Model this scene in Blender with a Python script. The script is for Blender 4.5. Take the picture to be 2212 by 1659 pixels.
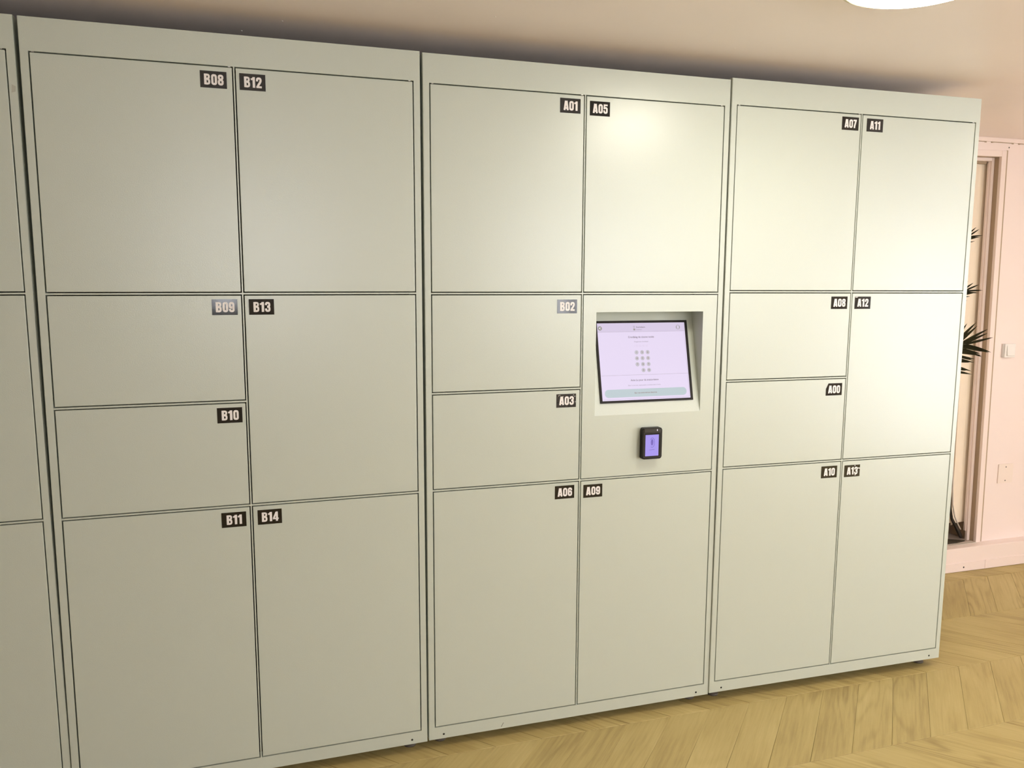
import bpy, bmesh, math, random
from mathutils import Vector, Matrix

random.seed(7)
scene = bpy.context.scene
for o in list(bpy.data.objects):
    bpy.data.objects.remove(o, do_unlink=True)
COL = scene.collection

# ------------------------------------------------------------------ camera
CAM = Vector((-0.437978, -2.246471, 1.387156))
YAW, PITCH, ROLL = 0.3008081, -0.128772, 0.0042051
fw = Vector((math.sin(YAW) * math.cos(PITCH), math.cos(YAW) * math.cos(PITCH), math.sin(PITCH)))
rt = Vector((math.cos(YAW), -math.sin(YAW), 0))
up = rt.cross(fw)
rt, up = rt * math.cos(ROLL) + up * math.sin(ROLL), -rt * math.sin(ROLL) + up * math.cos(ROLL)
cd = bpy.data.cameras.new('camera')
cd.sensor_width = 36
cd.lens = 1732.5688 * 36 / 2212
cd.clip_start = 0.02
cam = bpy.data.objects.new('camera', cd)
COL.objects.link(cam)
m = Matrix.Identity(4)
for i, v in enumerate((rt, up, -fw)):
    m[0][i], m[1][i], m[2][i] = v
m.translation = CAM
cam.matrix_world = m
scene.camera = cam

# ------------------------------------------------------------------ light
LAMP = 42.5          # radiance of the round ceiling lamps
SKY = 14.6            # daylight beyond the windows
world = bpy.data.worlds.new('daylight')
scene.world = world
world.use_nodes = True
bg = world.node_tree.nodes['Background']
bg.inputs['Color'].default_value = (0.94, 0.96, 1.0, 1)
bg.inputs['Strength'].default_value = SKY
scene.view_settings.view_transform = 'Standard'
scene.view_settings.look = 'None'
scene.view_settings.gamma = 1
scene.view_settings.use_curve_mapping = False
scene.view_settings.exposure = 0.0
scene.cycles.use_denoising = True
scene.cycles.max_bounces = 6
scene.cycles.diffuse_bounces = 5
scene.cycles.glossy_bounces = 3
scene.cycles.adaptive_threshold = 0.08
scene.cycles.use_light_tree = False
scene.cycles.sample_clamp_indirect = 8


def portal(name, loc, rot, sx, sy):
    ld = bpy.data.lights.new(name, 'AREA')
    ld.shape = 'RECTANGLE'
    ld.size, ld.size_y = sx, sy
    ld.cycles.is_portal = True
    o = bpy.data.objects.new(name, ld)
    o.location = loc
    o.rotation_euler = rot
    COL.objects.link(o)


# room limits
FZ = -0.03           # floor level
CZ = 2.059           # ceiling level
BY = 0.79            # back wall
FY = -4.2            # wall behind the camera
LX, RX = -4.0, 4.6
WIN1 = (-0.95, 0.05, 1.12, 1.95)      # openings in the wall behind the camera (x0, x1, z0, z1)
WIN2 = (1.55, 3.25, 1.0, 1.95)
GDOOR = (-3.75, -2.35, FZ, 1.96)     # glazed door in the right wall (y0, y1, z0, z1)
portal('window_portal', ((WIN1[0] + WIN1[1]) / 2, FY - .06, 1.535), (math.radians(90), 0, 0), 1.0, .83)
portal('window_portal', ((WIN2[0] + WIN2[1]) / 2, FY - .06, 1.475), (math.radians(90), 0, 0), 1.7, .95)
portal('door_portal', (RX + .06, (GDOOR[0] + GDOOR[1]) / 2, .965), (math.radians(90), 0, math.radians(90)), 1.4, 1.99)


# ------------------------------------------------------------------ materials
def lin(c):
    return tuple(((x / 255) / 12.92 if x / 255 <= .04045 else ((x / 255 + .055) / 1.055) ** 2.4) for x in c)


def nn(nt, kind, **kw):
    n = nt.nodes.new(kind)
    for k, v in kw.items():
        setattr(n, k, v)
    return n


def mat(name, col, rough=.5, metal=0.0, spec=.5, bump=None, vary=None, coat=0):
    """principled material; bump = (noise scale, strength, distance); vary = (noise scale, amount)"""
    M = bpy.data.materials.new(name)
    M.use_nodes = True
    nt = M.node_tree
    b = nt.nodes['Principled BSDF']
    b.inputs['Base Color'].default_value = (*col, 1)
    b.inputs['Roughness'].default_value = rough
    b.inputs['Metallic'].default_value = metal
    b.inputs['Specular IOR Level'].default_value = spec
    b.inputs['Coat Weight'].default_value = coat
    tc = nn(nt, 'ShaderNodeTexCoord')
    if vary:
        n = nn(nt, 'ShaderNodeTexNoise')
        n.inputs['Scale'].default_value = vary[0]
        n.inputs['Detail'].default_value = 4
        nt.links.new(tc.outputs['Object'], n.inputs['Vector'])
        mr = nn(nt, 'ShaderNodeMapRange')
        mr.inputs['From Min'].default_value = .3
        mr.inputs['From Max'].default_value = .7
        mr.inputs['To Min'].default_value = 1 - vary[1]
        mr.inputs['To Max'].default_value = 1 + vary[1]
        nt.links.new(n.outputs['Fac'], mr.inputs['Value'])
        mx = nn(nt, 'ShaderNodeVectorMath', operation='SCALE')
        mx.inputs[0].default_value = col
        nt.links.new(mr.outputs['Result'], mx.inputs['Scale'])
        nt.links.new(mx.outputs['Vector'], b.inputs['Base Color'])
    if bump:
        n = nn(nt, 'ShaderNodeTexNoise')
        n.inputs['Scale'].default_value = bump[0]
        n.inputs['Detail'].default_value = 3
        nt.links.new(tc.outputs['Object'], n.inputs['Vector'])
        bp = nn(nt, 'ShaderNodeBump')
        bp.inputs['Strength'].default_value = bump[1]
        bp.inputs['Distance'].default_value = bump[2]
        nt.links.new(n.outputs['Fac'], bp.inputs['Height'])
        nt.links.new(bp.outputs['Normal'], b.inputs['Normal'])
    return M


def emit(name, col, strength=1.0):
    M = bpy.data.materials.new(name)
    M.use_nodes = True
    nt = M.node_tree
    nt.nodes.clear()
    e = nn(nt, 'ShaderNodeEmission')
    e.inputs['Color'].default_value = (*col, 1)
    e.inputs['Strength'].default_value = strength
    o = nn(nt, 'ShaderNodeOutputMaterial')
    nt.links.new(e.outputs[0], o.inputs[0])
    return M


def screen_mat(name, col, strength=1.0, rough=.25):
    """a lit display: it gives off light and has a faint glossy cover"""
    M = mat(name, (.01, .01, .01), rough, spec=.3)
    b = M.node_tree.nodes['Principled BSDF']
    b.inputs['Emission Color'].default_value = (*col, 1)
    b.inputs['Emission Strength'].default_value = strength
    return M


def glass_mat(name):
    M = bpy.data.materials.new(name)
    M.use_nodes = True
    nt = M.node_tree
    nt.nodes.clear()
    t = nn(nt, 'ShaderNodeBsdfTransparent')
    g = nn(nt, 'ShaderNodeBsdfGlossy')
    g.inputs['Roughness'].default_value = .02
    mx = nn(nt, 'ShaderNodeMixShader')
    mx.inputs['Fac'].default_value = .08
    o = nn(nt, 'ShaderNodeOutputMaterial')
    nt.links.new(t.outputs[0], mx.inputs[1])
    nt.links.new(g.outputs[0], mx.inputs[2])
    nt.links.new(mx.outputs[0], o.inputs[0])
    return M


def oak_mat():
    M = bpy.data.materials.new('oak_plank')
    M.use_nodes = True
    nt = M.node_tree
    b = nt.nodes['Principled BSDF']
    uv = nn(nt, 'ShaderNodeUVMap', uv_map='grain')
    oi = nn(nt, 'ShaderNodeObjectInfo')
    ge = nn(nt, 'ShaderNodeNewGeometry')
    ad = nn(nt, 'ShaderNodeMath', operation='ADD')
    nt.links.new(oi.outputs['Random'], ad.inputs[0])
    nt.links.new(ge.outputs['Random Per Island'], ad.inputs[1])
    fr = nn(nt, 'ShaderNodeMath', operation='FRACT')
    nt.links.new(ad.outputs[0], fr.inputs[0])
    w = nn(nt, 'ShaderNodeMath', operation='MULTIPLY')
    w.inputs[1].default_value = 37.0
    nt.links.new(fr.outputs[0], w.inputs[0])

    def noise(sx, sy, scale, detail, rough=.5):
        mp = nn(nt, 'ShaderNodeMapping')
        mp.inputs['Scale'].default_value = (sx, sy, 1)
        nt.links.new(uv.outputs[0], mp.inputs['Vector'])
        n = nn(nt, 'ShaderNodeTexNoise', noise_dimensions='4D')
        n.inputs['Scale'].default_value = scale
        n.inputs['Detail'].default_value = detail
        n.inputs['Roughness'].default_value = rough
        nt.links.new(mp.outputs[0], n.inputs['Vector'])
        nt.links.new(w.outputs[0], n.inputs['W'])
        return n
    n1 = noise(1.25, 9.5, 1.0, 1.0)           # broad shape -> cathedral rings
    m1 = nn(nt, 'ShaderNodeMath', operation='MULTIPLY')
    m1.inputs[1].default_value = 75.0
    nt.links.new(n1.outputs['Fac'], m1.inputs[0])
    s1 = nn(nt, 'ShaderNodeMath', operation='SINE')
    nt.links.new(m1.outputs[0], s1.inputs[0])
    n2 = noise(6, 120, 1.0, 4, .65)         # fine fibres
    n3 = noise(3, 10, 1.0, 2)               # patches
    h1 = nn(nt, 'ShaderNodeMath', operation='MULTIPLY_ADD')     # 0..1
    h1.inputs[1].default_value = .5
    h1.inputs[2].default_value = .5
    nt.links.new(s1.outputs[0], h1.inputs[0])
    p1 = nn(nt, 'ShaderNodeMath', operation='POWER')            # thin growth lines
    p1.inputs[1].default_value = 3.0
    nt.links.new(h1.outputs[0], p1.inputs[0])
    n4 = noise(1.2, 6, 1.0, 1)                                  # only parts of a plank show them
    k4 = nn(nt, 'ShaderNodeMapRange')
    k4.inputs['From Min'].default_value = .40
    k4.inputs['From Max'].default_value = .66
    nt.links.new(n4.outputs['Fac'], k4.inputs['Value'])
    q1 = nn(nt, 'ShaderNodeMath', operation='MULTIPLY')
    nt.links.new(p1.outputs[0], q1.inputs[0])
    nt.links.new(k4.outputs[0], q1.inputs[1])
    f1 = nn(nt, 'ShaderNodeMath', operation='MULTIPLY_ADD')
    f1.inputs[1].default_value = -.20
    f1.inputs[2].default_value = .58
    nt.links.new(q1.outputs[0], f1.inputs[0])
    f2 = nn(nt, 'ShaderNodeMath', operation='MULTIPLY_ADD')
    f2.inputs[1].default_value = .55
    nt.links.new(n2.outputs['Fac'], f2.inputs[0])
    nt.links.new(f1.outputs[0], f2.inputs[2])
    f3 = nn(nt, 'ShaderNodeMath', operation='MULTIPLY_ADD')
    f3.inputs[1].default_value = .55
    nt.links.new(n3.outputs['Fac'], f3.inputs[0])
    nt.links.new(f2.outputs[0], f3.inputs[2])
    f4 = nn(nt, 'ShaderNodeMath', operation='MULTIPLY_ADD')
    f4.inputs[1].default_value = .14
    nt.links.new(fr.outputs[0], f4.inputs[0])
    nt.links.new(f3.outputs[0], f4.inputs[2])
    cr = nn(nt, 'ShaderNodeValToRGB')
    mr = nn(nt, 'ShaderNodeMapRange')
    mr.inputs['From Min'].default_value = .78
    mr.inputs['From Max'].default_value = 1.55
    nt.links.new(f4.outputs[0], mr.inputs['Value'])
    nt.links.new(mr.outputs[0], cr.inputs['Fac'])
    e = cr.color_ramp.elements
    e[0].position, e[0].color = 0.0, (*OAK_DARK, 1)
    e[1].position, e[1].color = 1.0, (*OAK_LIGHT, 1)
    k = e.new(.5)
    k.color = (*OAK_MID, 1)
    nt.links.new(cr.outputs[0], b.inputs['Base Color'])
    b.inputs['Roughness'].default_value = .5
    b.inputs['Specular IOR Level'].default_value = .35
    bp = nn(nt, 'ShaderNodeBump')
    bp.inputs['Strength'].default_value = .12
    bp.inputs['Distance'].default_value = .001
    nt.links.new(f2.outputs[0], bp.inputs['Height'])
    nt.links.new(bp.outputs[0], b.inputs['Normal'])
    return M


OAK_DARK = (0.25, 0.17, 0.06)
OAK_MID = (0.46, 0.355, 0.14)
OAK_LIGHT = (0.60, 0.48, 0.215)

M_PAINT = mat('locker_paint', (0.517, 0.556, 0.485), .30, spec=.9, bump=(420, .18, .0012))
M_CAVITY_SHADE = mat('locker_inner_shade', (0.05, 0.048, 0.04), .8)  # shade inside and under the cabinets, put into the colour
M_STICKER = mat('black_sticker', (0.012, 0.009, 0.006), .08, spec=.45)
M_STICKER_WORN = mat('scratched_sticker', (0.016, 0.012, 0.009), .22, vary=(300, .6))
M_STICKER_MATT = mat('matt_sticker', (0.012, 0.009, 0.006), .55, spec=.15)
M_LETTER = mat('sticker_lettering', (0.80, 0.76, 0.74), .45)
M_TEAR_GLINT = mat('torn_paper_and_glint', (0.80, 0.77, 0.74), .7)  # torn paper, also the painted glint on one sticker
M_BLACK = mat('black_plastic', (0.010, 0.007, 0.005), .45, spec=.22)
M_BLACK_SOFT = mat('soft_black_plastic', (0.045, 0.040, 0.033), .5, spec=.3)
M_METAL = mat('zinc', (0.55, 0.53, 0.5), .35, metal=.9)
M_RUBBER = mat('foot_rubber', (0.11, 0.09, 0.07), .6, spec=.3)
M_HOLE = mat('hole_black', (0.006, 0.005, 0.004), .9)  # darkness of open holes, put into the colour
M_SCUFF = mat('scuff', (0.12, 0.11, 0.10), .8)
M_TAPE = mat('old_tape', (0.42, 0.42, 0.36), .5)
M_WALL = mat('pink_wall_paint', (0.885, 0.75, 0.71), .55, bump=(60, .12, .001), vary=(2.5, .02))
M_TRIM = mat('pink_trim_paint', (0.875, 0.735, 0.685), .38)
M_CEIL = mat('ceiling_paint', (0.94, 0.84, 0.82), .42, bump=(3.2, .5, .006), vary=(1.4, .03))
M_PLAIN = mat('plain_wall_paint', (0.86, 0.82, 0.78), .6, bump=(60, .1, .001))
M_SUB = mat('subfloor', (0.14, 0.085, 0.035), .9)
M_OAK = oak_mat()
M_WHITE = mat('white_plastic', (0.84, 0.80, 0.78), .32)
M_WHITE2 = mat('cover_plate_plastic', (0.86, 0.73, 0.66), .4)
M_SCREW = mat('screw_head', (0.10, 0.085, 0.07), .5)
M_LAMPRIM = mat('lamp_rim', (0.80, 0.72, 0.50), .35)
M_LENS = emit('lamp_lens', (1.0, 0.955, 0.81), LAMP)
M_BLIND = mat('tan_blind', (0.90, 0.77, 0.62), .7, bump=(500, .1, .0005))
M_JAMB = mat('jamb_paint', (0.42, 0.31, 0.21), .6)
M_NICHE = mat('grey_niche_floor', (0.40, 0.32, 0.27), .7)
M_MAT = mat('dark_mat', (0.045, 0.032, 0.016), .9, vary=(200, .3))
M_CABLE = mat('cable_black', (0.02, 0.016, 0.012), .4)
M_CONDUIT = mat('grey_conduit', (0.55, 0.48, 0.42), .5)
M_LEAF = mat('palm_leaf_backlit', (0.022, 0.019, 0.005), .5, spec=.25, vary=(12, .35))  # backlit darkness is put into the leaf colour
M_STEM = mat('palm_stem', (0.10, 0.12, 0.03), .5)
M_POT = mat('pot_clay', (0.30, 0.28, 0.26), .6)
M_SOIL = mat('soil', (0.03, 0.02, 0.012), .95, bump=(60, 1, .01))
M_FRAME = mat('window_frame_paint', (0.08, 0.075, 0.08), .45)
M_GLASS = glass_mat('window_glass')
S_BG = screen_mat('display_background', lin((227, 214, 240)))
S_HEAD = screen_mat('display_header', lin((213, 200, 226)))
S_TXT = screen_mat('display_text', lin((112, 98, 110)))
S_TXT2 = screen_mat('display_pale_text', lin((172, 158, 178)))
S_FAINT = screen_mat('display_faint', lin((221, 206, 231)))
S_KEY = screen_mat('display_key', lin((193, 189, 198)))
S_BTN = screen_mat('display_button', lin((184, 199, 204)))
S_BTXT = screen_mat('display_button_text', lin((138, 96, 92)))
S_ICON = screen_mat('display_icon', lin((150, 146, 142)))
S_WHITE = screen_mat('display_white', lin((244, 240, 246)))
R_BG = screen_mat('reader_display', lin((166, 150, 236)))
R_DARK = screen_mat('reader_icon', lin((116, 98, 188)))
R_LED = screen_mat('reader_led', lin((240, 228, 240)))


# ------------------------------------------------------------------ mesh helpers
class MB:
    def __init__(self):
        self.bm = bmesh.new()

    def quad(self, pts, mi=0):
        f = self.bm.faces.new([self.bm.verts.new(p) for p in pts])
        f.material_index = mi
        return f

    def box(self, x0, x1, y0, y1, z0, z1, bevel=0, mi=0, seg=1):
        v = [self.bm.verts.new(p) for p in ((x0, y0, z0), (x1, y0, z0), (x1, y1, z0), (x0, y1, z0),
                                            (x0, y0, z1), (x1, y0, z1), (x1, y1, z1), (x0, y1, z1))]
        fs = [self.bm.faces.new([v[i] for i in q]) for q in
              ((3, 2, 1, 0), (4, 5, 6, 7), (0, 1, 5, 4), (1, 2, 6, 5), (2, 3, 7, 6), (3, 0, 4, 7))]
        for f in fs:
            f.material_index = mi
        if bevel:
            es = list({e for f in fs for e in f.edges})
            r = bmesh.ops.bevel(self.bm, geom=es, offset=bevel, segments=seg, affect='EDGES', profile=.5)
            for f in r['faces']:
                f.material_index = mi
        return self

    def prism(self, pts, d, mi=0):
        """pts: loop of 3d points, extruded by vector d"""
        d = Vector(d)
        a = [self.bm.verts.new(p) for p in pts]
        b = [self.bm.verts.new(Vector(p) + d) for p in pts]
        n = len(pts)
        fs = [self.bm.faces.new(a[::-1]), self.bm.faces.new(b)]
        for i in range(n):
            fs.append(self.bm.faces.new((a[i], a[(i + 1) % n], b[(i + 1) % n], b[i])))
        for f in fs:
            f.material_index = mi
        return self

    def lathe(self, prof, seg=32, c=(0, 0, 0), mi=0):
        """profile of (r, z) turned about z"""
        rings = []
        for r, z in prof:
            if r < 1e-6:
                rings.append([self.bm.verts.new((c[0], c[1], c[2] + z))])
            else:
                rings.append([self.bm.verts.new((c[0] + r * math.cos(2 * math.pi * i / seg),
                                                 c[1] + r * math.sin(2 * math.pi * i / seg), c[2] + z)) for i in range(seg)])
        for A, B in zip(rings, rings[1:]):
            for i in range(seg):
                j = (i + 1) % seg
                q = [A[i % len(A)], A[j % len(A)], B[j % len(B)], B[i % len(B)]]
                u = []
                for x in q:
                    if x not in u:
                        u.append(x)
                if len(u) > 2:
                    f = self.bm.faces.new(u)
                    f.material_index = mi
                    f.smooth = True
        return self

    def tube(self, pts, rad, seg=8, mi=0):
        pts = [Vector(p) for p in pts]
        rads = rad if isinstance(rad, (list, tuple)) else [rad] * len(pts)
        rings = []
        for i, p in enumerate(pts):
            t = (pts[min(i + 1, len(pts) - 1)] - pts[max(i - 1, 0)]).normalized()
            a = t.cross(Vector((0, 0, 1)))
            if a.length < 1e-3:
                a = t.cross(Vector((1, 0, 0)))
            a.normalize()
            b = t.cross(a)
            rings.append([self.bm.verts.new(p + (a * math.cos(2 * math.pi * k / seg) + b * math.sin(2 * math.pi * k / seg)) * rads[i]) for k in range(seg)])
        for A, B in zip(rings, rings[1:]):
            for k in range(seg):
                f = self.bm.faces.new((A[k], A[(k + 1) % seg], B[(k + 1) % seg], B[k]))
                f.smooth = True
                f.material_index = mi
        for R in (rings[0][::-1], rings[-1]):
            self.bm.faces.new(R).material_index = mi
        return self

    def ribbon(self, pts, hw, z=0, mi=0, closed=False, at=lambda x, y, z: (x, y, z)):
        """flat stroke of half width hw along 2d points"""
        P = [Vector((p[0], p[1])) for p in pts]
        n = len(P)
        L, R = [], []
        for i in range(n):
            if closed:
                a, b = P[i] - P[i - 1], P[(i + 1) % n] - P[i]
            else:
                a = P[i] - P[i - 1] if i else P[1] - P[0]
                b = P[i + 1] - P[i] if i < n - 1 else P[i] - P[i - 1]
            a.normalize()
            b.normalize()
            na, nb = Vector((-a.y, a.x)), Vector((-b.y, b.x))
            mm = na + nb
            mm.normalize()
            k = hw / max(.5, mm.dot(na))
            L.append(self.bm.verts.new(at(P[i].x + mm.x * k, P[i].y + mm.y * k, z)))
            R.append(self.bm.verts.new(at(P[i].x - mm.x * k, P[i].y - mm.y * k, z)))
        for i in range(n if closed else n - 1):
            j = (i + 1) % n
            self.bm.faces.new((L[i], R[i], R[j], L[j])).material_index = mi
        return self

    def ngon(self, pts, mi=0):
        return self.quad(pts, mi)

    def mesh(self, name, mats, fixn=True, smooth=False):
        if fixn:
            bmesh.ops.recalc_face_normals(self.bm, faces=self.bm.faces)
        me = bpy.data.meshes.new(name)
        self.bm.to_mesh(me)
        self.bm.free()
        for mm in (mats if isinstance(mats, (list, tuple)) else [mats]):
            me.materials.append(mm)
        if smooth:
            for p in me.polygons:
                p.use_smooth = True
        return me

    def build(self, name, mats, parent=None, loc=(0, 0, 0), rot=(0, 0, 0), **kw):
        return obj(name, self.mesh(name, mats, **kw), parent, loc, rot)


def obj(name, me, parent=None, loc=(0, 0, 0), rot=(0, 0, 0)):
    o = bpy.data.objects.new(name, me)
    COL.objects.link(o)
    o.parent = parent
    o.location = loc
    o.rotation_euler = rot
    return o


def tag(o, label, cat, group=None):
    o['label'] = label
    o['category'] = cat
    if group:
        o['group'] = group
    return o


def thing(name, label, cat, loc=(0, 0, 0), rot=(0, 0, 0), group=None):
    return tag(obj(name, None, None, loc, rot), label, cat, group)


def struct(o):
    o['kind'] = 'structure'
    return o


def disc(c, r, n=24):
    return [(c[0] + r * math.cos(2 * math.pi * i / n), c[1] + r * math.sin(2 * math.pi * i / n)) for i in range(n)]


def rrect(x0, x1, y0, y1, r, n=8):
    P = []
    for cx, cy, a in ((x1 - r, y1 - r, 0), (x0 + r, y1 - r, 90), (x0 + r, y0 + r, 180), (x1 - r, y0 + r, 270)):
        for k in range(n + 1):
            t = math.radians(a + 90 * k / n)
            P.append((cx + r * math.cos(t), cy + r * math.sin(t)))
    return P


def text_into(mb, body, size, cx, cy, z, mi, align='CENTER', xs=1.0):
    """text outline filled into the mesh builder, lying in its local x-y plane"""
    cu = bpy.data.curves.new('lettering', 'FONT')
    cu.body = body
    cu.size = size
    cu.align_x = align
    cu.align_y = 'CENTER'
    cu.resolution_u = 3
    cu.offset = size * .012
    t = bpy.data.objects.new('lettering', cu)
    COL.objects.link(t)
    dg = bpy.context.evaluated_depsgraph_get()
    dg.update()
    me = bpy.data.meshes.new_from_object(t.evaluated_get(dg))
    vs = [mb.bm.verts.new((cx + v.co.x * xs, cy + v.co.y, z)) for v in me.vertices]
    for p in me.polygons:
        try:
            mb.bm.faces.new([vs[i] for i in p.vertices]).material_index = mi
        except ValueError:
            pass
    bpy.data.objects.remove(t, do_unlink=True)
    bpy.data.curves.remove(cu)
    bpy.data.meshes.remove(me)


# ------------------------------------------------------------------ room shell
# floor: chevron oak planks on a slab
slab = MB().box(LX, RX, FY, BY + .6, FZ - .12, FZ - .014).build('floor', M_SUB)
struct(slab)
ROW, PITCHX, SHIFT = .345, .149, .32
SEAM0, XJ = -.043, 1.690              # a seam of the chevron and a joint on it
GAPJ = .0005


def plank_mesh(sgn):
    """one plank of a row; row spans local y 0..-ROW, its joints run from x at y=0 to x-sgn*SHIFT at y=-ROW"""
    s = sgn * SHIFT
    g = GAPJ
    top = [(g, -g), (PITCHX - g, -g), (PITCHX - g - s, -ROW + g), (g - s, -ROW + g)]
    cx = sum(p[0] for p in top) / 4
    cy = -ROW / 2
    L = math.hypot(s, ROW)
    ux, uy = -s / L, -ROW / L
    bm = bmesh.new()
    uvl = bm.loops.layers.uv.new('grain')
    b = .0012
    ring0 = [bm.verts.new((x, y, -.014)) for x, y in top]
    ring1 = [bm.verts.new((x, y, -b)) for x, y in top]

    def inset(p):
        return (cx + (p[0] - cx) * (1 - b / .07), cy + (p[1] - cy) * (1 - b / .17))
    ring2 = [bm.verts.new((*inset(p), 0)) for p in top]
    fs = [bm.faces.new(ring2[::-1])]
    for A, B in ((ring0, ring1), (ring1, ring2)):
        for i in range(4):
            j = (i + 1) % 4
            fs.append(bm.faces.new((A[i], A[j], B[j], B[i])))
    bmesh.ops.recalc_face_normals(bm, faces=bm.faces)
    for f in bm.faces:
        for l in f.loops:
            x, y = l.vert.co.x - cx, l.vert.co.y - cy
            l[uvl].uv = (x * ux + y * uy, -x * uy + y * ux)
    me = bpy.data.meshes.new('plank')
    bm.to_mesh(me)
    bm.free()
    me.materials.append(M_OAK)
    return me


P_A, P_B = plank_mesh(1), plank_mesh(-1)
cells = []
r0 = math.floor((SEAM0 - (BY + .05)) / ROW)
for r in range(r0, 13):
    ytop = SEAM0 - r * ROW
    sgn = 1 if r % 2 == 0 else -1
    xo = XJ if sgn > 0 else XJ - SHIFT
    for k in range(-42, 24):
        x = xo + k * PITCHX
        xm = x - sgn * SHIFT / 2 + PITCHX / 2
        ym = ytop - ROW / 2
        if xm < LX - .05 or xm > RX + .05 or ym > BY + .1 or ym < FY - .1:
            continue
        d = Vector((xm, ym, FZ)) - CAM
        wz = d.dot(fw)
        seen = False
        if wz > .2:
            u, v = 1106 + 1732.57 * d.dot(rt) / wz, 829.5 - 1732.57 * d.dot(up) / wz
            # in frame, and not behind the lockers
            seen = -60 < u < 2290 and -50 < v < 1800 and (ym < .12 or xm > 1.9 + 1.03 * max(ym, 0) - .2)
        cells.append((not seen, d.length, x, ytop, sgn))
cells.sort()
rest = bmesh.new()
ruv = rest.loops.layers.uv.new('grain')
for i, (uns, dist, x, ytop, sgn) in enumerate(cells):
    src = P_A if sgn > 0 else P_B
    if i < 300:
        obj('plank', src, slab, (x, ytop, FZ))
    else:
        n0 = len(rest.verts)
        vs = [rest.verts.new((v.co.x + x, v.co.y + ytop, v.co.z + FZ)) for v in src.vertices]
        suv = src.uv_layers['grain'].data
        for p in src.polygons:
            f = rest.faces.new([vs[j] for j in p.vertices])
            for l, li in zip(f.loops, p.loop_indices):
                l[ruv].uv = suv[li].uv
me = bpy.data.meshes.new('planks')
rest.to_mesh(me)
rest.free()
me.materials.append(M_OAK)
pl = obj('planks', me, slab)
pl['kind'] = 'stuff'

# ceiling
ce = MB()
NX, NY = 60, 40
gv = []
rr = random.Random(3)
for j in range(NY + 1):
    gv.append([ce.bm.verts.new((LX + (RX - LX) * i / NX, FY + (BY - FY) * j / NY, CZ)) for i in range(NX + 1)])
for j in range(NY):
    for i in range(NX):
        ce.bm.faces.new((gv[j][i], gv[j + 1][i], gv[j + 1][i + 1], gv[j][i + 1]))
ce.box(LX - .1, RX + .1, FY - .1, BY + .6, CZ + .004, CZ + .12)
ceiling = struct(ce.build('ceiling', M_CEIL, fixn=False))
M_CHIP = mat('plaster_chip', (0.93, 0.88, 0.82), .6)
CHIP = MB().lathe([(0, -.0018), (.0016, -.0012), (.0022, .0005)], 8).mesh('plaster_chip', M_CHIP)
for u, v in ((522, 66), (610, 45), (1588, 104), (1668, 103), (1070, 36)):
    d = fw + rt * (u - 1106) / 1732.57 - up * (v - 829.5) / 1732.57
    p = CAM + d * ((CZ - CAM.z) / d.z)
    obj('plaster_chip', CHIP, ceiling, p)

# back wall with the tall opening behind the lockers' right end
DX0, DX1, DZ0, DZ1 = 2.05, 2.945, .10, 1.985
bw = MB()
bw.box(LX, DX0, BY, BY + .06, FZ - .1, CZ)
bw.prism([(2.9655, BY, FZ - .1), (RX, BY, FZ - .1), (RX, BY, CZ), (2.9320, BY, CZ)], (0, .06, 0))
bw.box(DX0, 2.9335, BY, BY + .06, DZ1, CZ)
bw.box(DX0, 2.9630, BY, BY + .06, FZ - .1, .086)
wall_back = struct(bw.build('wall_back', M_WALL))
for x, z in ((2.9611, 2.0186),):
    mb = MB()
    mb.lathe([(0, -.001), (.0035, -.001), (.0035, 0), (0, 0)], 12)
    mb.build('nail_hole', M_SCREW, wall_back, (x, BY - .0005, z), (math.radians(90), 0, 0))

w = MB().box(LX - .1, LX, FY, BY + .1, FZ - .1, CZ)
struct(w.build('wall_left', M_PLAIN))


def wall_with_holes(mb, a0, a1, z0, z1, holes, place):
    """boxes around rectangular holes in a wall that runs along one axis"""
    holes = sorted(holes)
    cur = a0
    for h0, h1, hz0, hz1 in holes:
        place(mb, cur, h0, z0, z1)
        if hz0 > z0 + 1e-4:
            place(mb, h0, h1, z0, hz0)
        if hz1 < z1 - 1e-4:
            place(mb, h0, h1, hz1, z1)
        cur = h1
    place(mb, cur, a1, z0, z1)


mb = MB()
wall_with_holes(mb, LX - .1, RX + .1, FZ - .1, CZ, [WIN1, WIN2], lambda q, a, b, c, d: q.box(a, b, FY - .12, FY, c, d))
struct(mb.build('wall_front', M_PLAIN))
mb = MB()
wall_with_holes(mb, FY, BY + .1, FZ - .1, CZ, [GDOOR], lambda q, a, b, c, d: q.box(RX, RX + .12, a, b, c, d))
struct(mb.build('wall_right', M_PLAIN))


def window(name, x0, x1, z0, z1, bars, place_rot, place_loc):
    """frame with mullions and a pane per light, built in local x-z, then placed"""
    root = struct(obj(name, None, None, place_loc, place_rot))
    f = .05
    mb = MB()
    mb.box(x0, x0 + f, -.03, .03, z0, z1, .003).box(x1 - f, x1, -.03, .03, z0, z1, .003)
    mb.box(x0 + f, x1 - f, -.03, .03, z0, z0 + f, .003).box(x0 + f, x1 - f, -.03, .03, z1 - f, z1, .003)
    mb.build('window_frame', M_FRAME, root)
    xs = [x0 + f] + [x0 + (x1 - x0) * k / bars for k in range(1, bars)] + [x1 - f]
    for k in range(1, bars):
        MB().box(xs[k] - .018, xs[k] + .018, -.028, .028, z0 + f, z1 - f, .003).build('mullion', M_FRAME, root)
    for k in range(bars):
        a = xs[k] + (.018 if k else 0)
        b = xs[k + 1] - (.018 if k < bars - 1 else 0)
        MB().box(a, b, -.003, .003, z0 + f, z1 - f).build('pane', M_GLASS, root)
    return root


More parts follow.
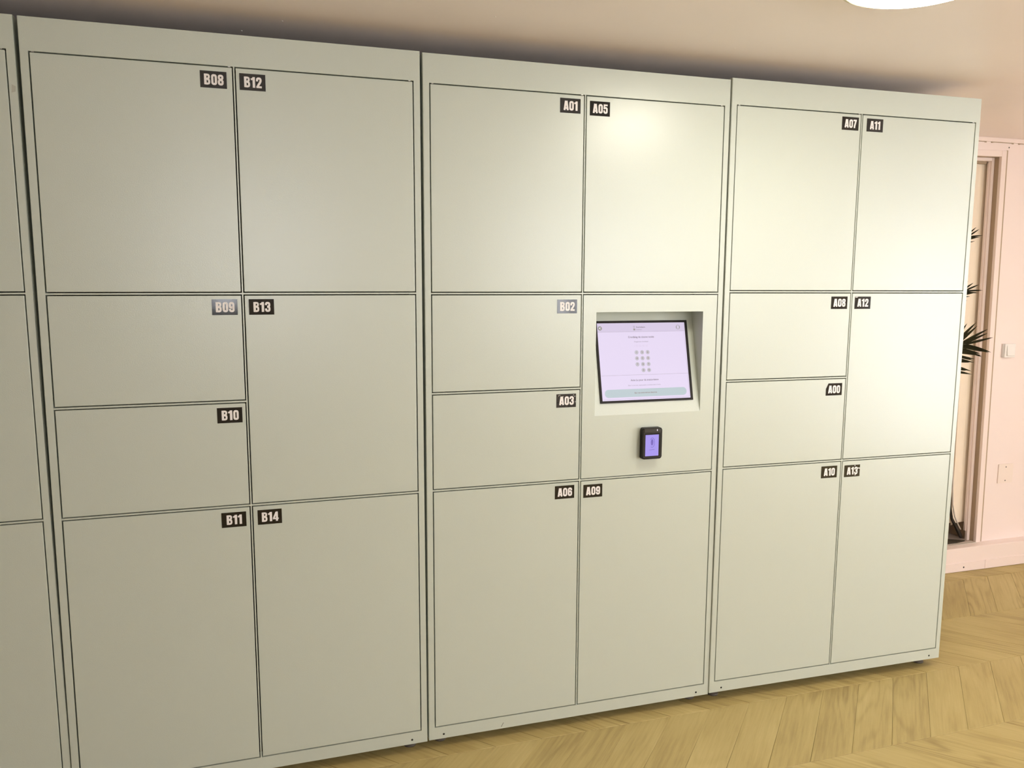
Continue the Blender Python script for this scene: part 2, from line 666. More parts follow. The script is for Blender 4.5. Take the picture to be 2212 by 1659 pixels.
window('window_1', *WIN1, 5, (0, 0, 0), (0, FY - .03, 0))
window('window_2', *WIN2, 6, (0, 0, 0), (0, FY - .03, 0))
window('door_2', *GDOOR, 2, (0, 0, math.radians(90)), (RX + .03, 0, 0))

# trim under the ceiling: a thin strip with slots along its lower edge
t1 = MB()
t1.box(LX, RX, BY - .007, BY, 2.0398, CZ, .0008)
trim1 = struct(t1.build('trim_1', M_TRIM))
slot = MB().box(-.0675, .0675, -.0030, .001, -.0022, 0).box(-.0675, -.058, -.0030, .001, -.0045, -.0022).box(.058, .0675, -.0030, .001, -.0045, -.0022).mesh('slot', M_JAMB)
for k in range(-12, 9):
    obj('slot', slot, trim1, (2.917 + .164 * k, BY - .0005, 2.0395))

# ledge and boards at the foot of the back wall
mb = MB()
mb.box(LX, RX, .733, BY + .02, FZ - .05, .090, .002)
base = struct(mb.build('baseboard_back', M_TRIM))
JX = 2.9552
for a, b in ((1.93, JX - .0009), (JX + .0009, RX)):
    MB().box(a, b, .7285, .734, FZ + .0015, .0165, .0012).build('board', M_TRIM, base)
mb = MB()
mb.lathe([(0, -.001), (.0042, -.001), (.0042, 0), (0, 0)], 12)
mb.build('screw', M_HOLE, base, (2.8205, .7282, -.0075), (math.radians(90), 0, 0))  # black disc drawn for the dark of an open screw hole

# ------------------------------------------------------------------ doorway in the back wall
door = struct(obj('door_1', None, None, (2.9635, BY, .087), (0, -.016, 0)))
# local: x = 0 at the middle of the right casing, z = 0 on the ledge
HT = 1.916
cw = .029
CX0, CX1 = -.0150, -.0150 + cw
CLX = -.90
mb = MB().box(CX0, CX1, -.004, .012, 0, HT, .0012)
mb.build('casing', M_TRIM, door)
MB().box(CLX, CX0, -.004, .012, HT - .028, HT, .0012).build('casing', M_TRIM, door)
MB().box(CLX - cw, CLX, -.009, .012, 0, HT, .0012).build('casing', M_TRIM, door)
MB().box(CX1, CX1 + .0085, -.0018, .002, 0, HT + .002).build('shadow_gap', M_JAMB, door)
MB().box(CX0 - .0005, CX0 + .01, .012, .30, 0, HT - .02).build('jamb', M_JAMB, door)
MB().box(CLX - .01, CLX + .0005, .012, .30, 0, HT - .02).build('jamb', M_JAMB, door)
MB().box(CLX, CX0, .012, .30, HT - .028, HT - .015).build('jamb', M_JAMB, door)
fr = MB()
fr.box(CX0 - .0165, CX0 - .0005, .034, .05, 0, HT - .028, .0015)
fr.box(CX0 - .0205, CX0 - .0165, .044, .056, .05, HT - .04, .0008)
fr.box(CLX, CX0 - .0165, .034, .05, HT - .044, HT - .028, .0015)
fr.box(CLX, CLX + .0165, .034, .05, 0, HT - .044, .0015)
fr.build('inner_frame', M_TRIM, door)
MB().box(CLX, CX0, .30, .32, -.05, HT).build('back_panel', M_JAMB, door)
MB().box(CLX, CX0, .0, .31, -.03, .003).build('niche_floor', M_NICHE, door)
MB().box(CLX, CX0 - .002, -.012, .008, -.0, .006, .001).build('sill_strip', M_CONDUIT, door)

# vertical blind of wide tan strips
vb = thing('vertical_blind', 'tan vertical strip blind hanging inside the tall doorway behind the lockers', 'blind', (0, 0, 0))
MB().box(2.08, 2.897, .846, .872, 1.948, 1.966, .002).build('headrail', M_JAMB, vb)
SW = .089
for k in range(9):
    xr = 2.919 - k * .082
    mb = MB()
    n = 6
    rows = []
    for zz in (0, 1):
        row = []
        for i in range(n + 1):
            t = i / n
            x = xr - SW * (1 - t)
            y = .856 + .008 * math.sin(math.pi * t) + .003 * t + .002 * (k % 2)
            z = (1.95 if zz else .165) + (0 if zz else .012 * t)
            x += (0.016 * (1.0 - z)) + .012
            row.append((x, y, z))
        rows.append(row)
    for i in range(n):
        mb.prism([rows[0][i], rows[0][i + 1], rows[1][i + 1], rows[1][i]], (0, .0012, 0))
    bmesh.ops.remove_doubles(mb.bm, verts=mb.bm.verts, dist=1e-6)
    mb.build('blind_strip', M_BLIND, vb)

# dark mat, grey pipe and black cable on the niche floor
mt = MB().prism([(2.10, .800, .0905), (2.845, .800, .0905), (2.905, .812, .0905), (2.80, .872, .0905), (2.10, .960, .0905)], (0, 0, .006))
tag(mt.build('floor_mat', M_MAT), 'dark wedge of doormat lying on the sill of the tall doorway', 'mat')
cb = MB().tube([(2.812, .846, .50), (2.822, .846, .36), (2.830, .846, .27), (2.846, .846, .205), (2.880, .846, .155), (2.905, .847, .118), (2.916, .847, .100)],
               [.006, .006, .006, .007, .008, .009, .008], 8)
cbo = thing('cable', 'black cable with a pale sleeve bending down to the doorway floor', 'cable')
cb.build('black_lead', M_CABLE, cbo)
MB().tube([(2.820, .838, .50), (2.830, .838, .36), (2.838, .838, .28), (2.857, .838, .215), (2.884, .838, .168), (2.900, .838, .145)], .0035, 8).build('pale_sleeve', M_CONDUIT, cbo)


# ------------------------------------------------------------------ switch, cover plate
sw = thing('light_switch', 'square white light switch with one rocker on the pink wall', 'switch', (3.052, BY, 1.055))
MB().box(-.036, .036, -.012, 0, -.033, .033, .002, seg=2).build('box', M_WHITE, sw)
MB().box(-.0335, .0335, -.018, -.0119, -.0335, .0335, .002, seg=2).build('plate', M_WHITE, sw)
mb = MB()
mb.prism([(-.022, -.0178, -.024), (-.022, -.0178, .025), (-.022, -.0195, .025), (-.022, -.0255, -.024)], (.046, 0, 0))
bmesh.ops.bevel(mb.bm, geom=list(mb.bm.edges), offset=.0008, segments=1, affect='EDGES')
mb.build('rocker', M_WHITE, sw)
cp = thing('cover_plate', 'pale square blanking plate with two screws low on the pink wall', 'cover plate', (3.104, BY, .4335))
mb = MB()
P = rrect(-.047, .047, -.049, .049, .004, 4)
mb.prism([(x, 0, z) for x, z in P], (0, -.005, 0))
mb.build('plate', M_WHITE2, cp)
for z in (.033, -.036):
    mb = MB()
    mb.lathe([(0, 0), (.0032, 0), (.0032, .001), (0, .0014)], 12)
    mb.build('screw', M_SCREW, cp, (0, -.0048, z), (math.radians(90), 0, 0))

# ------------------------------------------------------------------ ceiling lamp
mb = MB()
mb.lathe([(.150, 0), (.168, 0), (.168, -.016), (.164, -.026), (.155, -.030), (.152, -.030), (.150, -.026), (.150, 0)], 64)
RIM = mb.mesh('rim', M_LAMPRIM)
mb = MB()
mb.lathe([(0, -.039), (.06, -.0385), (.11, -.037), (.14, -.034), (.1515, -.029), (.1515, -.02), (0, -.02)], 64)
LENS = mb.mesh('diffuser', M_LENS)
for lx, ly, lab in ((.957, -.743, 'round white ceiling lamp glowing above the lockers, at the top edge of the picture'),
                    (2.95, -.743, 'round white ceiling lamp outside the picture on the right, nearest the pink wall')):
    lp = thing('ceiling_lamp', lab, 'lamp', (lx, ly, CZ), group='round ceiling lamps')
    obj('rim', RIM, lp)
    obj('diffuser', LENS, lp)

# ------------------------------------------------------------------ lockers
WL = .9586
HL = 2.0
DEP = .60
KA, KB, KC, KD = .0193, .4764, .4815, .9398
ZT, R1, R1B, R2, R2B, R3, R3B, ZH = 1.9205, 1.3515, 1.3455, 1.0649, 1.0589, .7786, .7726, .0390
G = .0019             # door edge to gap line
GF = .0012            # frame edge to gap line
LOCKERS = [  # x, y, z, tilt, yaw
    (-1.9245, -.012, -.0039, .0056, .004),
    (-.963981, -.009945, -.000272, .0013935, .005775),
    (0, 0, 0, 0, 0),
    (.9592, -.004159, .005063, -.0010905, -.015693),
]
LABEL = [
    'leftmost grey locker cabinet, cut off by the left edge of the picture',
    'pale grey locker cabinet with doors numbered B08 to B14',
    'pale grey locker cabinet with the recessed touch screen and card reader',
    'pale grey locker cabinet with doors A07 to A13, nearest the pink wall',
]
# number stickers: door key -> (text, x, z) in the locker's own frame
TXT = {
    1: {'L1': ('B08', .4296, 1.8864), 'R1': ('B12', .5237, 1.8865), 'L2': ('B09', .4332, 1.3135), 'R2': ('B13', .5254, 1.3134),
        'L3': ('B10', .4343, 1.0262), 'L4': ('B11', .4335, .7392), 'R3': ('B14', .5267, .7394)},
    2: {'L1': ('A01', .4320, 1.8879), 'R1': ('A05', .5248, 1.8854), 'L2': ('B02', .4300, 1.3100), 'L3': ('A03', .4309, 1.0258),
        'L4': ('A06', .4295, .7417), 'R3': ('A09', .5233, .7390)},
    3: {'L1': ('A07', .4351, 1.8886), 'R1': ('A11', .5302, 1.8883), 'L2': ('A08', .4317, 1.3126), 'R2': ('A12', .5244, 1.3124),
        'L3': ('A00', .4302, 1.0225), 'L4': ('A10', .4297, .7380), 'R3': ('A13', .5227, .7362)},
}
DOORS = {'L1': (KA, KB, R1, ZT), 'L2': (KA, KB, R2, R1B), 'L3': (KA, KB, R3, R2B), 'L4': (KA, KB, ZH, R3B),
         'R1': (KC, KD, R1, ZT), 'R2': (KC, KD, R3, R1B), 'R3': (KC, KD, ZH, R3B)}

GLYPH = {
    '0': (.5, [([(.1, .25), (.115, .16), (.16, .11), (.25, .092), (.34, .11), (.385, .16), (.4, .25), (.4, .75), (.385, .84), (.34, .89), (.25, .908), (.16, .89), (.115, .84), (.1, .75)], .098, True)]),
    '1': (.38, [([(.25, 0), (.25, 1)], .115, False), ([(.20, .88), (.13, .82), (.0, .765)], .085, False)]),
    '2': (.5, [([(.1, .62), (.1, .76), (.115, .84), (.16, .89), (.25, .908), (.34, .89), (.385, .84), (.4, .76), (.395, .66), (.36, .55), (.2, .28), (.14, .14)], .098, False), ([(.02, .09), (.49, .09)], .09, False)]),
    '3': (.5, [([(.1, .68), (.1, .76), (.115, .84), (.16, .89), (.25, .908), (.34, .89), (.385, .84), (.4, .76), (.395, .64), (.36, .57), (.3, .53), (.2, .525)], .096, False),
               ([(.2, .52), (.3, .5), (.37, .46), (.4, .38), (.4, .24), (.385, .16), (.34, .11), (.25, .092), (.16, .11), (.115, .16), (.1, .24), (.1, .34)], .096, False)]),
    '4': (.54, [([(.37, 0), (.37, 1)], .105, False), ([(.32, .93), (.07, .30)], .085, False), ([(0, .26), (.54, .26)], .075, False)]),
    '5': (.5, [([(.48, .915), (.03, .915)], .085, False), ([(.12, .95), (.105, .48)], .085, False),
               ([(.12, .56), (.18, .61), (.26, .625), (.34, .61), (.385, .56), (.4, .47), (.4, .24), (.385, .16), (.34, .11), (.25, .092), (.16, .11), (.115, .16), (.1, .24), (.1, .36)], .096, False)]),
    '6': (.5, [([(.4, .68), (.4, .76), (.385, .84), (.34, .89), (.25, .908), (.16, .89), (.115, .84), (.1, .75), (.1, .25), (.115, .16), (.16, .11), (.25, .092), (.34, .11), (.385, .16), (.4, .25), (.4, .42), (.385, .5), (.33, .545), (.25, .55), (.16, .52)], .097, False)]),
    '7': (.44, [([(0, .91), (.44, .91)], .09, False), ([(.34, .9), (.25, .55), (.18, .25), (.16, 0)], .105, False)]),
    '8': (.5, [([(.11, .66), (.1, .76), (.115, .84), (.16, .89), (.25, .908), (.34, .89), (.385, .84), (.4, .76), (.39, .66), (.34, .57), (.25, .535), (.16, .57)], .092, True),
               ([(.1, .24), (.115, .16), (.16, .11), (.25, .092), (.34, .11), (.385, .16), (.4, .24), (.4, .38), (.34, .48), (.25, .52), (.16, .48), (.1, .38)], .096, True)]),
    '9': (.5, [([(.1, .32), (.1, .24), (.115, .16), (.16, .11), (.25, .092), (.34, .11), (.385, .16), (.4, .25), (.4, .75), (.385, .84), (.34, .89), (.25, .908), (.16, .89), (.115, .84), (.1, .75), (.1, .58), (.115, .5), (.17, .455), (.25, .45), (.34, .48)], .097, False)]),
    'A': (.56, [([(.10, 0), (.235, 1)], .105, False), ([(.46, 0), (.325, 1)], .105, False), ([(.16, .22), (.40, .22)], .075, False)]),
    'B': (.54, [([(.11, 0), (.11, 1)], .11, False),
                ([(.1, .915), (.28, .915), (.37, .89), (.41, .82), (.415, .72), (.39, .62), (.32, .56), (.2, .53)], .088, False),
                ([(.2, .53), (.33, .49), (.41, .43), (.43, .34), (.425, .2), (.39, .12), (.3, .085), (.1, .085)], .09, False)]),
}
LW, LH = .0635, .0412


def sticker(text, parent, loc):
    """black number plate with heavy condensed lettering; local x right, y back, z up"""
    mb = MB()
    w2, h2 = LW / 2, LH / 2
    if text == 'A00':
        P = [(-w2, -h2), (w2, -h2), (w2, h2), (-w2 + .009, h2), (-w2 + .001, h2 - .016), (-w2, h2 - .018)]
    else:
        P = [(-w2, -h2), (w2, -h2), (w2, h2), (-w2, h2)]
    mb.prism([(x, 0, z) for x, z in P], (0, -.0004, 0), 0)
    hgt = .0262
    xs = hgt * 1.08
    tot = sum(GLYPH[c][0] for c in text) * xs + (len(text) - 1) * .055 * xs
    x = -tot / 2 + .001
    for c in text:
        wd, strokes = GLYPH[c]
        for si, (pts, hw, closed) in enumerate(strokes):
            q = [(x + px * xs, -hgt / 2 + pz * hgt) for px, pz in pts]
            mb.ribbon(q, hw * hgt * 1.03, -.00055 - si * .00002, 1, closed, lambda a, b, cc: (a, cc, b))
        x += (wd + .055) * xs
    if text == 'A13':   # torn strips over the last figure
        mb.quad([(.016, -.0008, .0105), (w2, -.0008, .0095), (w2, -.0008, .0060), (.019, -.0008, .0075)], 2)
        mb.quad([(.0095, -.0008, .0190), (.0120, -.0008, .0192), (.0116, -.0008, .0160), (.0098, -.0008, .0158)], 2)
        mb.quad([(.0115, -.0008, -.0105), (.0145, -.0008, -.0095), (.0150, -.0008, -.0165), (.0120, -.0008, -.0170)], 2)
    if text == 'A12':  # small pale glint painted along the top left corner
        mb.quad([(-w2 + .001, -.0006, h2 - .001), (-.019, -.0006, h2 - .001), (-.023, -.0006, h2 - .0035), (-w2 + .001, -.0006, h2 - .003)], 2)
    if text == 'A03':
        for a, b in ((-.026, .016), (-.022, .0175), (.022, .017), (.026, .013), (-.012, .0135), (.028, -.004)):
            mb.quad([(a, -.0006, b), (a + .0025, -.0006, b + .0006), (a + .003, -.0006, b - .0006), (a + .0004, -.0006, b - .0014)], 2)
    body = M_STICKER_WORN if text == 'A03' else M_STICKER_MATT if text == 'A05' else M_STICKER
    o = mb.build('number_sticker', [body, M_LETTER, M_TEAR_GLINT], parent, loc)
    if text == 'B13':      # lifts a little along its top edge
        o.rotation_euler = (math.radians(1.6), 0, 0)
        o.location.y -= .0006
    o['label'] = 'black sticker with white number ' + text
    return o


door_cache = {}


def door_mesh(w, h):
    k = (round(w, 5), round(h, 5))
    if k not in door_cache:
        door_cache[k] = MB().box(-w / 2, w / 2, 0, .02, -h / 2, h / 2, .0011, seg=2).mesh('door', M_PAINT)
    return door_cache[k]


def make_frame():
    """one welded front with its inner lip, side, top and back sheets, then the thin dividers"""
    mb = MB()
    O = [(0, 0), (WL, 0), (WL, HL), (0, HL)]
    I = [(KA - GF, ZH - GF), (KD + GF, ZH - GF), (KD + GF, ZT + GF), (KA - GF, ZT + GF)]
    of = [mb.bm.verts.new((x, 0, z)) for x, z in O]
    inn = [mb.bm.verts.new((x, 0, z)) for x, z in I]
    ob = [mb.bm.verts.new((x, DEP, z)) for x, z in O]
    ib = [mb.bm.verts.new((x, .03, z)) for x, z in I]
    for i in range(4):
        j = (i + 1) % 4
        mb.bm.faces.new((of[i], of[j], inn[j], inn[i]))
        mb.bm.faces.new((inn[i], inn[j], ib[j], ib[i]))
        if i:
            mb.bm.faces.new((of[i], of[j], ob[j], ob[i]))
    mb.bm.faces.new(ob[::-1])
    bmesh.ops.bevel(mb.bm, geom=[e for e in mb.bm.edges if all(v in of for v in e.verts) and len(e.link_faces) == 2],
                    offset=.0012, segments=2, affect='EDGES')
    mb.box(.002, WL - .002, .0015, .018, 0.0002, .003)
    d = .0008
    mb.box(KB + d, KC - d, .0001, .30, ZH - GF, ZT + GF, .0005)
    for z0, z1 in ((R1B, R1), (R3B, R3)):
        mb.box(KA - GF, KD + GF, .00015, .30, z0 + d, z1 - d, .0005)
    mb.box(KA - GF, KB + d, .00015, .30, R2B + d, R2 - d, .0005)
    return mb.mesh('frame', M_PAINT)


FRAME = make_frame()
CAV = MB().box(.010, WL - .010, .16, .18, .03, ZT + .01).mesh('gap_shade_sheet', M_CAVITY_SHADE)  # dark sheet behind the doors, its colour stands for shade in the gaps
BASEP = MB().box(.002, WL - .002, .018, DEP - .002, .0005, ZH - GF - .001).mesh('base_plate', M_CAVITY_SHADE)  # coloured dark to deepen the shade under the cabinet
FOOT_M = MB()
FOOT_M.lathe([(0, 0), (.0185, 0), (.0195, .003), (.017, .008), (.006, .0105), (.006, .034), (0, .034)], 20)
FOOT = FOOT_M.mesh('levelling_foot', M_RUBBER)
HOLE_M = MB()
HOLE_M.lathe([(0, -.001), (.0030, -.001), (.0032, .0003), (0, .0003)], 14)
HOLE = HOLE_M.mesh('hole_disc', M_HOLE)  # black disc standing in for a dark hole in the bottom rail
PIN = MB().box(-.003, .003, .0002, .006, -.0009, .0009).mesh('hinge_pin', M_METAL)

panel = None
for li, (ox, oy, oz, tl, yw) in enumerate(LOCKERS):
    root = thing('locker_cabinet', LABEL[li], 'locker', (ox, oy, oz), (0, -tl, yw), 'locker cabinets in a row')
    obj('frame', FRAME, root)
    obj('gap_shade_sheet', CAV, root)
    obj('base_plate', BASEP, root)
    for fx, fy in ((.045, .052), (WL - .045, .052), (.045, DEP - .05), (WL - .045, DEP - .05)):
        # feet reach the floor under the cabinet
        obj('levelling_foot', FOOT, root, (fx, fy, FZ - oz - fx * math.sin(tl)))
    for hx in (.0460, .9118):
        obj('hole_disc', HOLE, root, (hx, 0, .0135), (math.radians(90), 0, 0))
    for px in (KA + .008, KB - .008, KD - .010):
        obj('hinge_pin', PIN, root, (px, 0, ZT))
    for key, (x0, x1, z0, z1) in DOORS.items():
        if li == 2 and key == 'R2':
            continue
        w_, h_ = x1 - x0 - 2 * G, z1 - z0 - 2 * G
        cx, cz = (x0 + x1) / 2, (z0 + z1) / 2
        d = obj('door', door_mesh(w_, h_), root, (cx, 0, cz))
        if li in TXT and key in TXT[li]:
            t, lx, lz = TXT[li][key]
            sticker(t, d, (lx - cx, -.00005, lz - cz))
    if li == 2:
        panel_root = root

# scuffs: a scratch on the bottom rail of the screen cabinet, tape residue on the leftmost cabinet
sc = MB().prism([(.2275, 0, .006), (.2290, 0, .0055), (.2365, 0, .0185), (.2350, 0, .019)], (0, -.0003, 0))
sc.build('scratch', M_SCUFF, panel_root)

first = bpy.data.objects['locker_cabinet']
mb = MB()
mb.prism([(.9455, 0, 1.822), (.9540, 0, 1.825), (.9550, 0, 1.837), (.9470, 0, 1.841)], (0, -.0003, 0))
mb.build('tape_residue', M_TAPE, first)

# --- panel with the tilted touch screen
x0, x1, z0, z1 = DOORS['R2']
x0, x1, z0, z1 = x0 + G, x1 - G, z0 + G, z1 - G
OX0, OX1, OZ0, OZ1 = .5250, .8895, .9740, 1.2920
mb = MB()
outer = [(x0, z0), (x1, z0), (x1, z1), (x0, z1)]
inner = [(OX0, OZ0), (OX1, OZ0), (OX1, OZ1), (OX0, OZ1)]
for i in range(4):
    j = (i + 1) % 4
    a, b, c, d = outer[i], outer[j], inner[j], inner[i]
    mb.quad([(a[0], 0, a[1]), (b[0], 0, b[1]), (c[0], 0, c[1]), (d[0], 0, d[1])])
    mb.quad([(a[0], 0, a[1]), (b[0], 0, b[1]), (b[0], .02, b[1]), (a[0], .02, a[1])])
bmesh.ops.remove_doubles(mb.bm, verts=mb.bm.verts, dist=1e-6)
panel = mb.build('screen_panel', M_PAINT, panel_root)
panel['label'] = 'fixed panel with a sunken tilted touch screen'
SL = .2373
YB = (OZ1 - OZ0) * SL
mb = MB()
mb.quad([(OX0, 0, OZ0), (OX1, 0, OZ0), (OX1, YB, OZ1), (OX0, YB, OZ1)])
mb.quad([(OX0, 0, OZ1), (OX0, YB, OZ1), (OX1, YB, OZ1), (OX1, 0, OZ1)])
mb.quad([(OX0, 0, OZ0), (OX0, YB, OZ1), (OX0, 0, OZ1)])
mb.quad([(OX1, 0, OZ0), (OX1, 0, OZ1), (OX1, YB, OZ1)])
mb.build('recess', M_PAINT, panel, fixn=False)
RX_ = math.radians(90) - math.atan(SL)
ORG = (0, 0, OZ0)
# everything on the tilted plate: local x = cabinet x, y = distance up the plate, z = out of it
FX0, FX1, FY0, FY1 = .5465, .8680, .0368, .2950
DX0_, DX1_, DY0, DY1 = .5535, .8580, .0440, .2875
mb = MB()
mb.box(FX0, FX1, FY0, FY1, 0, .004, .0008)
bz = mb.build('screen_bezel', M_BLACK, panel, ORG, (RX_, 0, 0))
mb = MB()
mb.quad([(DX0_, DY0, .0043), (DX1_, DY0, .0043), (DX1_, DY1, .0043), (DX0_, DY1, .0043)], 0)
mb.quad([(DX0_, .2595, .0044), (DX1_, .2595, .0044), (DX1_, DY1, .0044), (DX0_, DY1, .0044)], 1)
mb.build('touch_screen', [S_BG, S_HEAD], panel, ORG, (RX_, 0, 0))
mb = MB()
Z = .0047
SM = [S_TXT, S_TXT2, S_FAINT, S_KEY, S_BTN, S_BTXT, S_ICON, S_WHITE]


def flat(P, mi, z=Z):
    mb.quad([(x, y, z) for x, y in P], mi)


def rule(xa, xb, y, h=.0007, mi=1):
    flat([(xa, y - h / 2), (xb, y - h / 2), (xb, y + h / 2), (xa, y + h / 2)], mi)


rule(DX0_, DX1_ - .003, .2595)
rule(DX0_ + .002, DX1_, .1225)
rule(DX0_ + .004, DX1_ - .003, .0480, .0006)
flat([(DX1_ - .0036, .048), (DX1_ - .003, .048), (DX1_ - .003, .2595), (DX1_ - .0036, .2595)], 1)
XC = .7010
# header: back button, pin, locker icon, two lines, round flag button
flat(disc((.5625, .2715), .0068), 6)
mb.ribbon([(.5642, .2745), (.5605, .2715), (.5642, .2685)], .0009, Z + .0003, 7)
mb.ribbon(disc((.6795, .2755), .0024, 14), .0006, Z, 1, True)
flat([(.6786, .2732), (.6804, .2732), (.6795, .2705)], 1)
flat(rrect(.6765, .6830, .2638, .2685, .0012, 3), 6)
mb.ribbon([(.6775, .2685), (.6780, .2698), (.6815, .2698), (.6820, .2685)], .0005, Z, 6)
text_into(mb, 'Dusrtsdaure', .0062, .6862, .2738, Z, 0, 'LEFT')
text_into(mb, '(ostster)', .0056, .6862, .2662, Z, 1, 'LEFT')
mb.ribbon(disc((.8337, .2722), .0066, 26), .0006, Z, 6, True)
flat([(.8337 + .0066 * math.cos(math.radians(a)), .2722 + .0066 * math.sin(math.radians(a))) for a in range(-50, 51, 10)], 6)
flat([(.8337 + .0066 * math.cos(math.radians(a)), .2722 + .0066 * math.sin(math.radians(a))) for a in range(130, 231, 10)], 6)
# title lines
text_into(mb, 'Cronfaleg de cioone tosi\u00e8s', .0083, XC, .2422, Z, 0)
text_into(mb, 'Osegeccese tiosndued', .0054, XC - .001, .2275, Z, 1)
text_into(mb, '1 02 03 90 19', .0085, XC - .003, .2134, Z, 2)
# key pad
keys = [('1', 0, 0), ('5', 1, 0), ('6', 2, 0), ('4', 0, 1), ('0', 1, 1), ('8', 2, 1), ('7', 0, 2), ('8', 1, 2), ('9', 2, 2), ('0', 1, 3), ('G', 2, 3)]
for ch, cx_, ry in keys:
    px, py = .6812 + cx_ * .0193, .1935 - ry * .0189
    flat(disc((px, py), .0067, 22), 3, Z)
    text_into(mb, ch, .0072, px, py, Z + .0003, 5)
# lower block
text_into(mb, 'Axte Le pour da snatos-batos', .0080, XC + .001, .1060, Z, 0)
text_into(mb, 'Satoc is une aves, rapreossecb se tsostese tassi ir bsces.', .0050, XC - .001, .0898, Z, 1)
flat(rrect(.5625, .8455, .0535, .0785, .0122), 4)
text_into(mb, 'Eacr tue smuis terrsus desorces', .0060, XC + .001, .0660, Z + .0003, 5)
mb.build('screen_contents', SM, panel, ORG, (RX_, 0, 0), fixn=False)

# --- card reader below the screen
rd = obj('card_reader', None, panel_root, (.7125, 0, .8825))
rd['label'] = 'black contactless card reader with a violet display'
# local: z up, y = -depth toward the room
mb = MB()
P = rrect(-.0325, .0325, -.0485, .0485, .006, 5)
mb.prism([(x + .0015, 0, z) for x, z in P], (0, -.004, 0))
mb.build('back_plate', M_BLACK, rd)
mb = MB()
P = rrect(-.0335, .0335, -.0500, .0485, .006, 5)
mb.prism([(x, -.004, z) for x, z in P], (0, -.018, 0))
bmesh.ops.bevel(mb.bm, geom=[e for e in mb.bm.edges if all(v.co.y < -.0215 for v in e.verts)], offset=.0018, segments=2, affect='EDGES')
mb.build('case', M_BLACK, rd)
MB().box(-.0275, .0300, -.0226, -.0219, .0355, .0465, .0003).build('top_band', M_BLACK_SOFT, rd)
mb = MB()
mb.ribbon([(-.0285, -.0440), (.0285, -.0440), (.0285, .0335), (-.0285, .0335)], .0010, 0, 0, True, lambda a, b, c: (a, -.0224, b))
mb.build('display_rim', M_BLACK_SOFT, rd)
mb = MB()
mb.quad([(-.0240, -.02245, -.0400), (.0220, -.02245, -.0400), (.0220, -.02245, .0275), (-.0240, -.02245, .0275)], 0)
E = [(-.001 + .0042 * math.cos(a * math.pi / 12), .0035 + .0102 * math.sin(a * math.pi / 12)) for a in range(24)]
mb.quad([(x, -.0226, z) for x, z in E], 1)
E = [(-.0005 + .0080 * math.cos(math.radians(a)), .0025 + .0150 * math.sin(math.radians(a))) for a in range(-120, 150, 10)]
mb.ribbon(E, .0007, 0, 1, False, lambda a, b, c: (a, -.0226, b))
mb.ribbon([(-.0100, -.0205), (.0000, -.0207), (.0025, -.0195), (.0040, -.0205), (.0085, -.0195)], .0006, 0, 1, False, lambda a, b, c: (a, -.0226, b))
mb.build('display', [R_BG, R_DARK], rd)
MB().box(.0150, .0175, -.0228, -.0222, .0385, .0445).build('status_light', R_LED, rd)


# ------------------------------------------------------------------ palm beside the lockers
PX, PY = 2.15, .55
palm = thing('potted_palm', 'backlit green potted palm standing behind the lockers, only leaf tips showing', 'plant', (PX, PY, FZ))
mb = MB()
mb.lathe([(0, 0), (.095, 0), (.10, .006), (.125, .23), (.128, .245), (.118, .245), (.112, .20), (0, .20)], 32)
mb.build('pot', M_POT, palm)
mb = MB()
mb.lathe([(0, .212), (.06, .210), (.1125, .204)], 24)
mb.build('soil', M_SOIL, palm)


def bez(p0, p1, p2, t):
    return p0 * (1 - t) ** 2 + p1 * 2 * t * (1 - t) + p2 * t * t


def leaflet(mb, p, d, nrm, L, wd, droop):
    """narrow folded blade from p along d"""
    d = d.normalized()
    side = d.cross(nrm).normalized()
    n = 6
    A, B, Cc = [], [], []
    for i in range(n + 1):
        t = i / n
        q = p + d * (L * t) + Vector((0, 0, -1)) * (droop * L * t * t)
        ww = wd * (math.sin(math.pi * min(1, t * .80 + .16)) ** .8) * (1 - .15 * t) if i < n else .0004
        if i == 0:
            ww = wd * .35
        A.append(mb.bm.verts.new(q + side * ww / 2))
        B.append(mb.bm.verts.new(q - nrm * ww * .12))
        Cc.append(mb.bm.verts.new(q - side * ww / 2))
    for i in range(n):
        mb.bm.faces.new((A[i], A[i + 1], B[i + 1], B[i]))
        mb.bm.faces.new((B[i], B[i + 1], Cc[i + 1], Cc[i]))


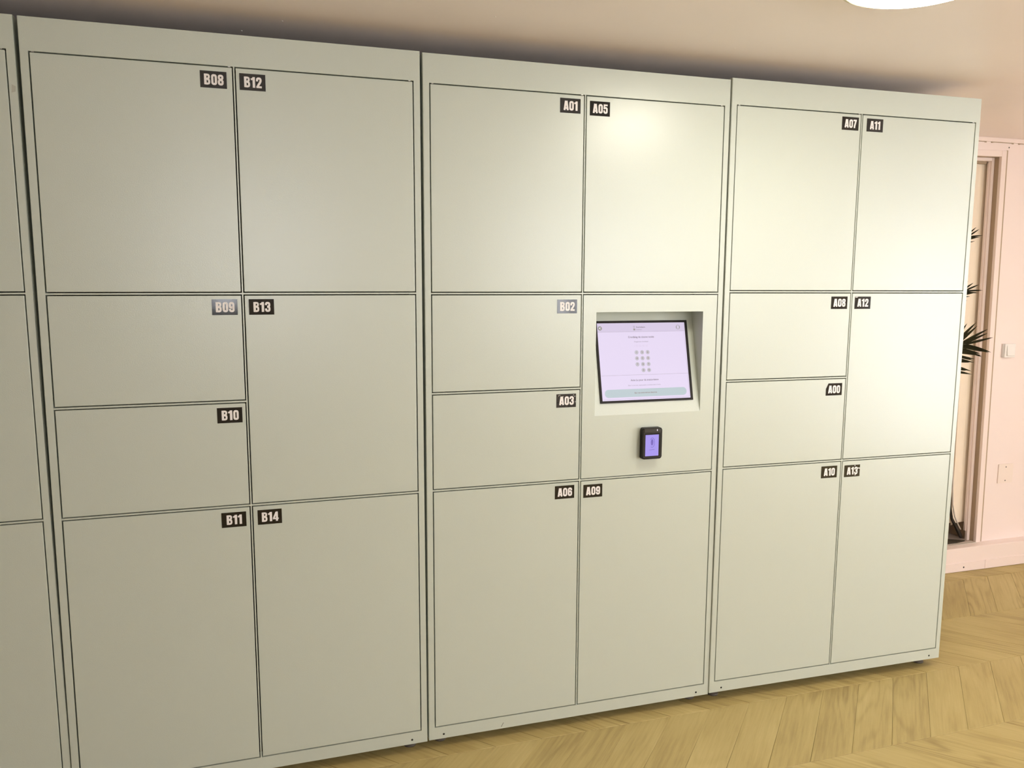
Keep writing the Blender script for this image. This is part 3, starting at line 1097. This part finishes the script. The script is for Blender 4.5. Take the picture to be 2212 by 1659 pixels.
def frond(p0, p1, p2, nrm, L0, L1, n=16, start=.35, spread=58, wd=.013, droop=.12, up_w=1.0, rng=None):
    mb = MB()
    pts = [bez(p0, p1, p2, i / 14) for i in range(15)]
    mb.tube(pts, [.0045 * (1 - .75 * i / 14) + .0006 for i in range(15)], 6)
    rng = rng or random.Random(1)
    for i in range(n):
        t = start + (1 - start) * (i + .5) / n
        p = bez(p0, p1, p2, t)
        tg = (bez(p0, p1, p2, min(1, t + .02)) - bez(p0, p1, p2, t - .02)).normalized()
        sd = tg.cross(nrm).normalized()
        k = (t - start) / (1 - start)
        L = L0 + (L1 - L0) * k
        ang = math.radians(spread * (1 - k) ** .7 + 8 * k)
        for s in (1, -1):
            a = ang + math.radians(rng.uniform(-5, 5))
            dv = tg * math.cos(a) + sd * s * math.sin(a) + nrm * rng.uniform(.0, .12)
            leaflet(mb, p, dv, nrm, L * rng.uniform(.88, 1.08), wd * (1 - .35 * k), droop * rng.uniform(.4, 1.2))
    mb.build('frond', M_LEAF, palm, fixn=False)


def lo(x, y, z):
    return Vector((x - PX, y - PY, z - FZ))


crown = Vector((0, 0, .22))
ncam = Vector((-.72, -.68, .05)).normalized()
rg = random.Random(11)
V = Vector
# three fronds whose leaf tips reach past the cabinet edge; each runs along `along`, square to ncam
along = Vector((.69, -.72, 0)).normalized()
for (tx, ty, tz), rise, l0, l1, n, st, sp, wd in (((2.350, .37, 1.130), -.03, .165, .105, 15, .66, 68, .0165),
                                                  ((2.326, .37, 1.352), .20, .125, .060, 12, .60, 55, .0115),
                                                  ((2.322, .37, 1.572), .28, .110, .055, 12, .60, 55, .0100)):
    tip = lo(tx, ty, tz)
    dirn = (along + Vector((0, 0, rise))).normalized()
    frond(V((.01 * (tz - 1.2), .01, .21)), tip - dirn * .26, tip, ncam, l0, l1, n, st, sp, wd, .03, rng=rg)
# the rest of the crown, hidden behind the cabinet
for a, h, r in ((200, 1.05, .12), (150, 1.35, .12), (95, .95, .22), (260, 1.15, .20), (300, .9, .16), (60, 1.5, .14)):
    c, s = math.cos(math.radians(a)), math.sin(math.radians(a))
    frond(V((.01 * c, .01 * s, .21)), V((.03 * c, .03 * s, h * .9)), V((r * c, r * s, h)), V((-s * .3, c * .3, 1)).normalized(), .12, .06, 11, .5, 55, .011, .2, rng=rg)
mb = MB()
for k in range(5):
    a = k * 1.3
    mb.tube([(.02 * math.cos(a), .02 * math.sin(a), .20), (.012 * math.cos(a), .012 * math.sin(a), .34), (.006 * math.cos(a), .006 * math.sin(a), .46)], [.011, .008, .005], 8)
mb.build('stem', M_STEM, palm)
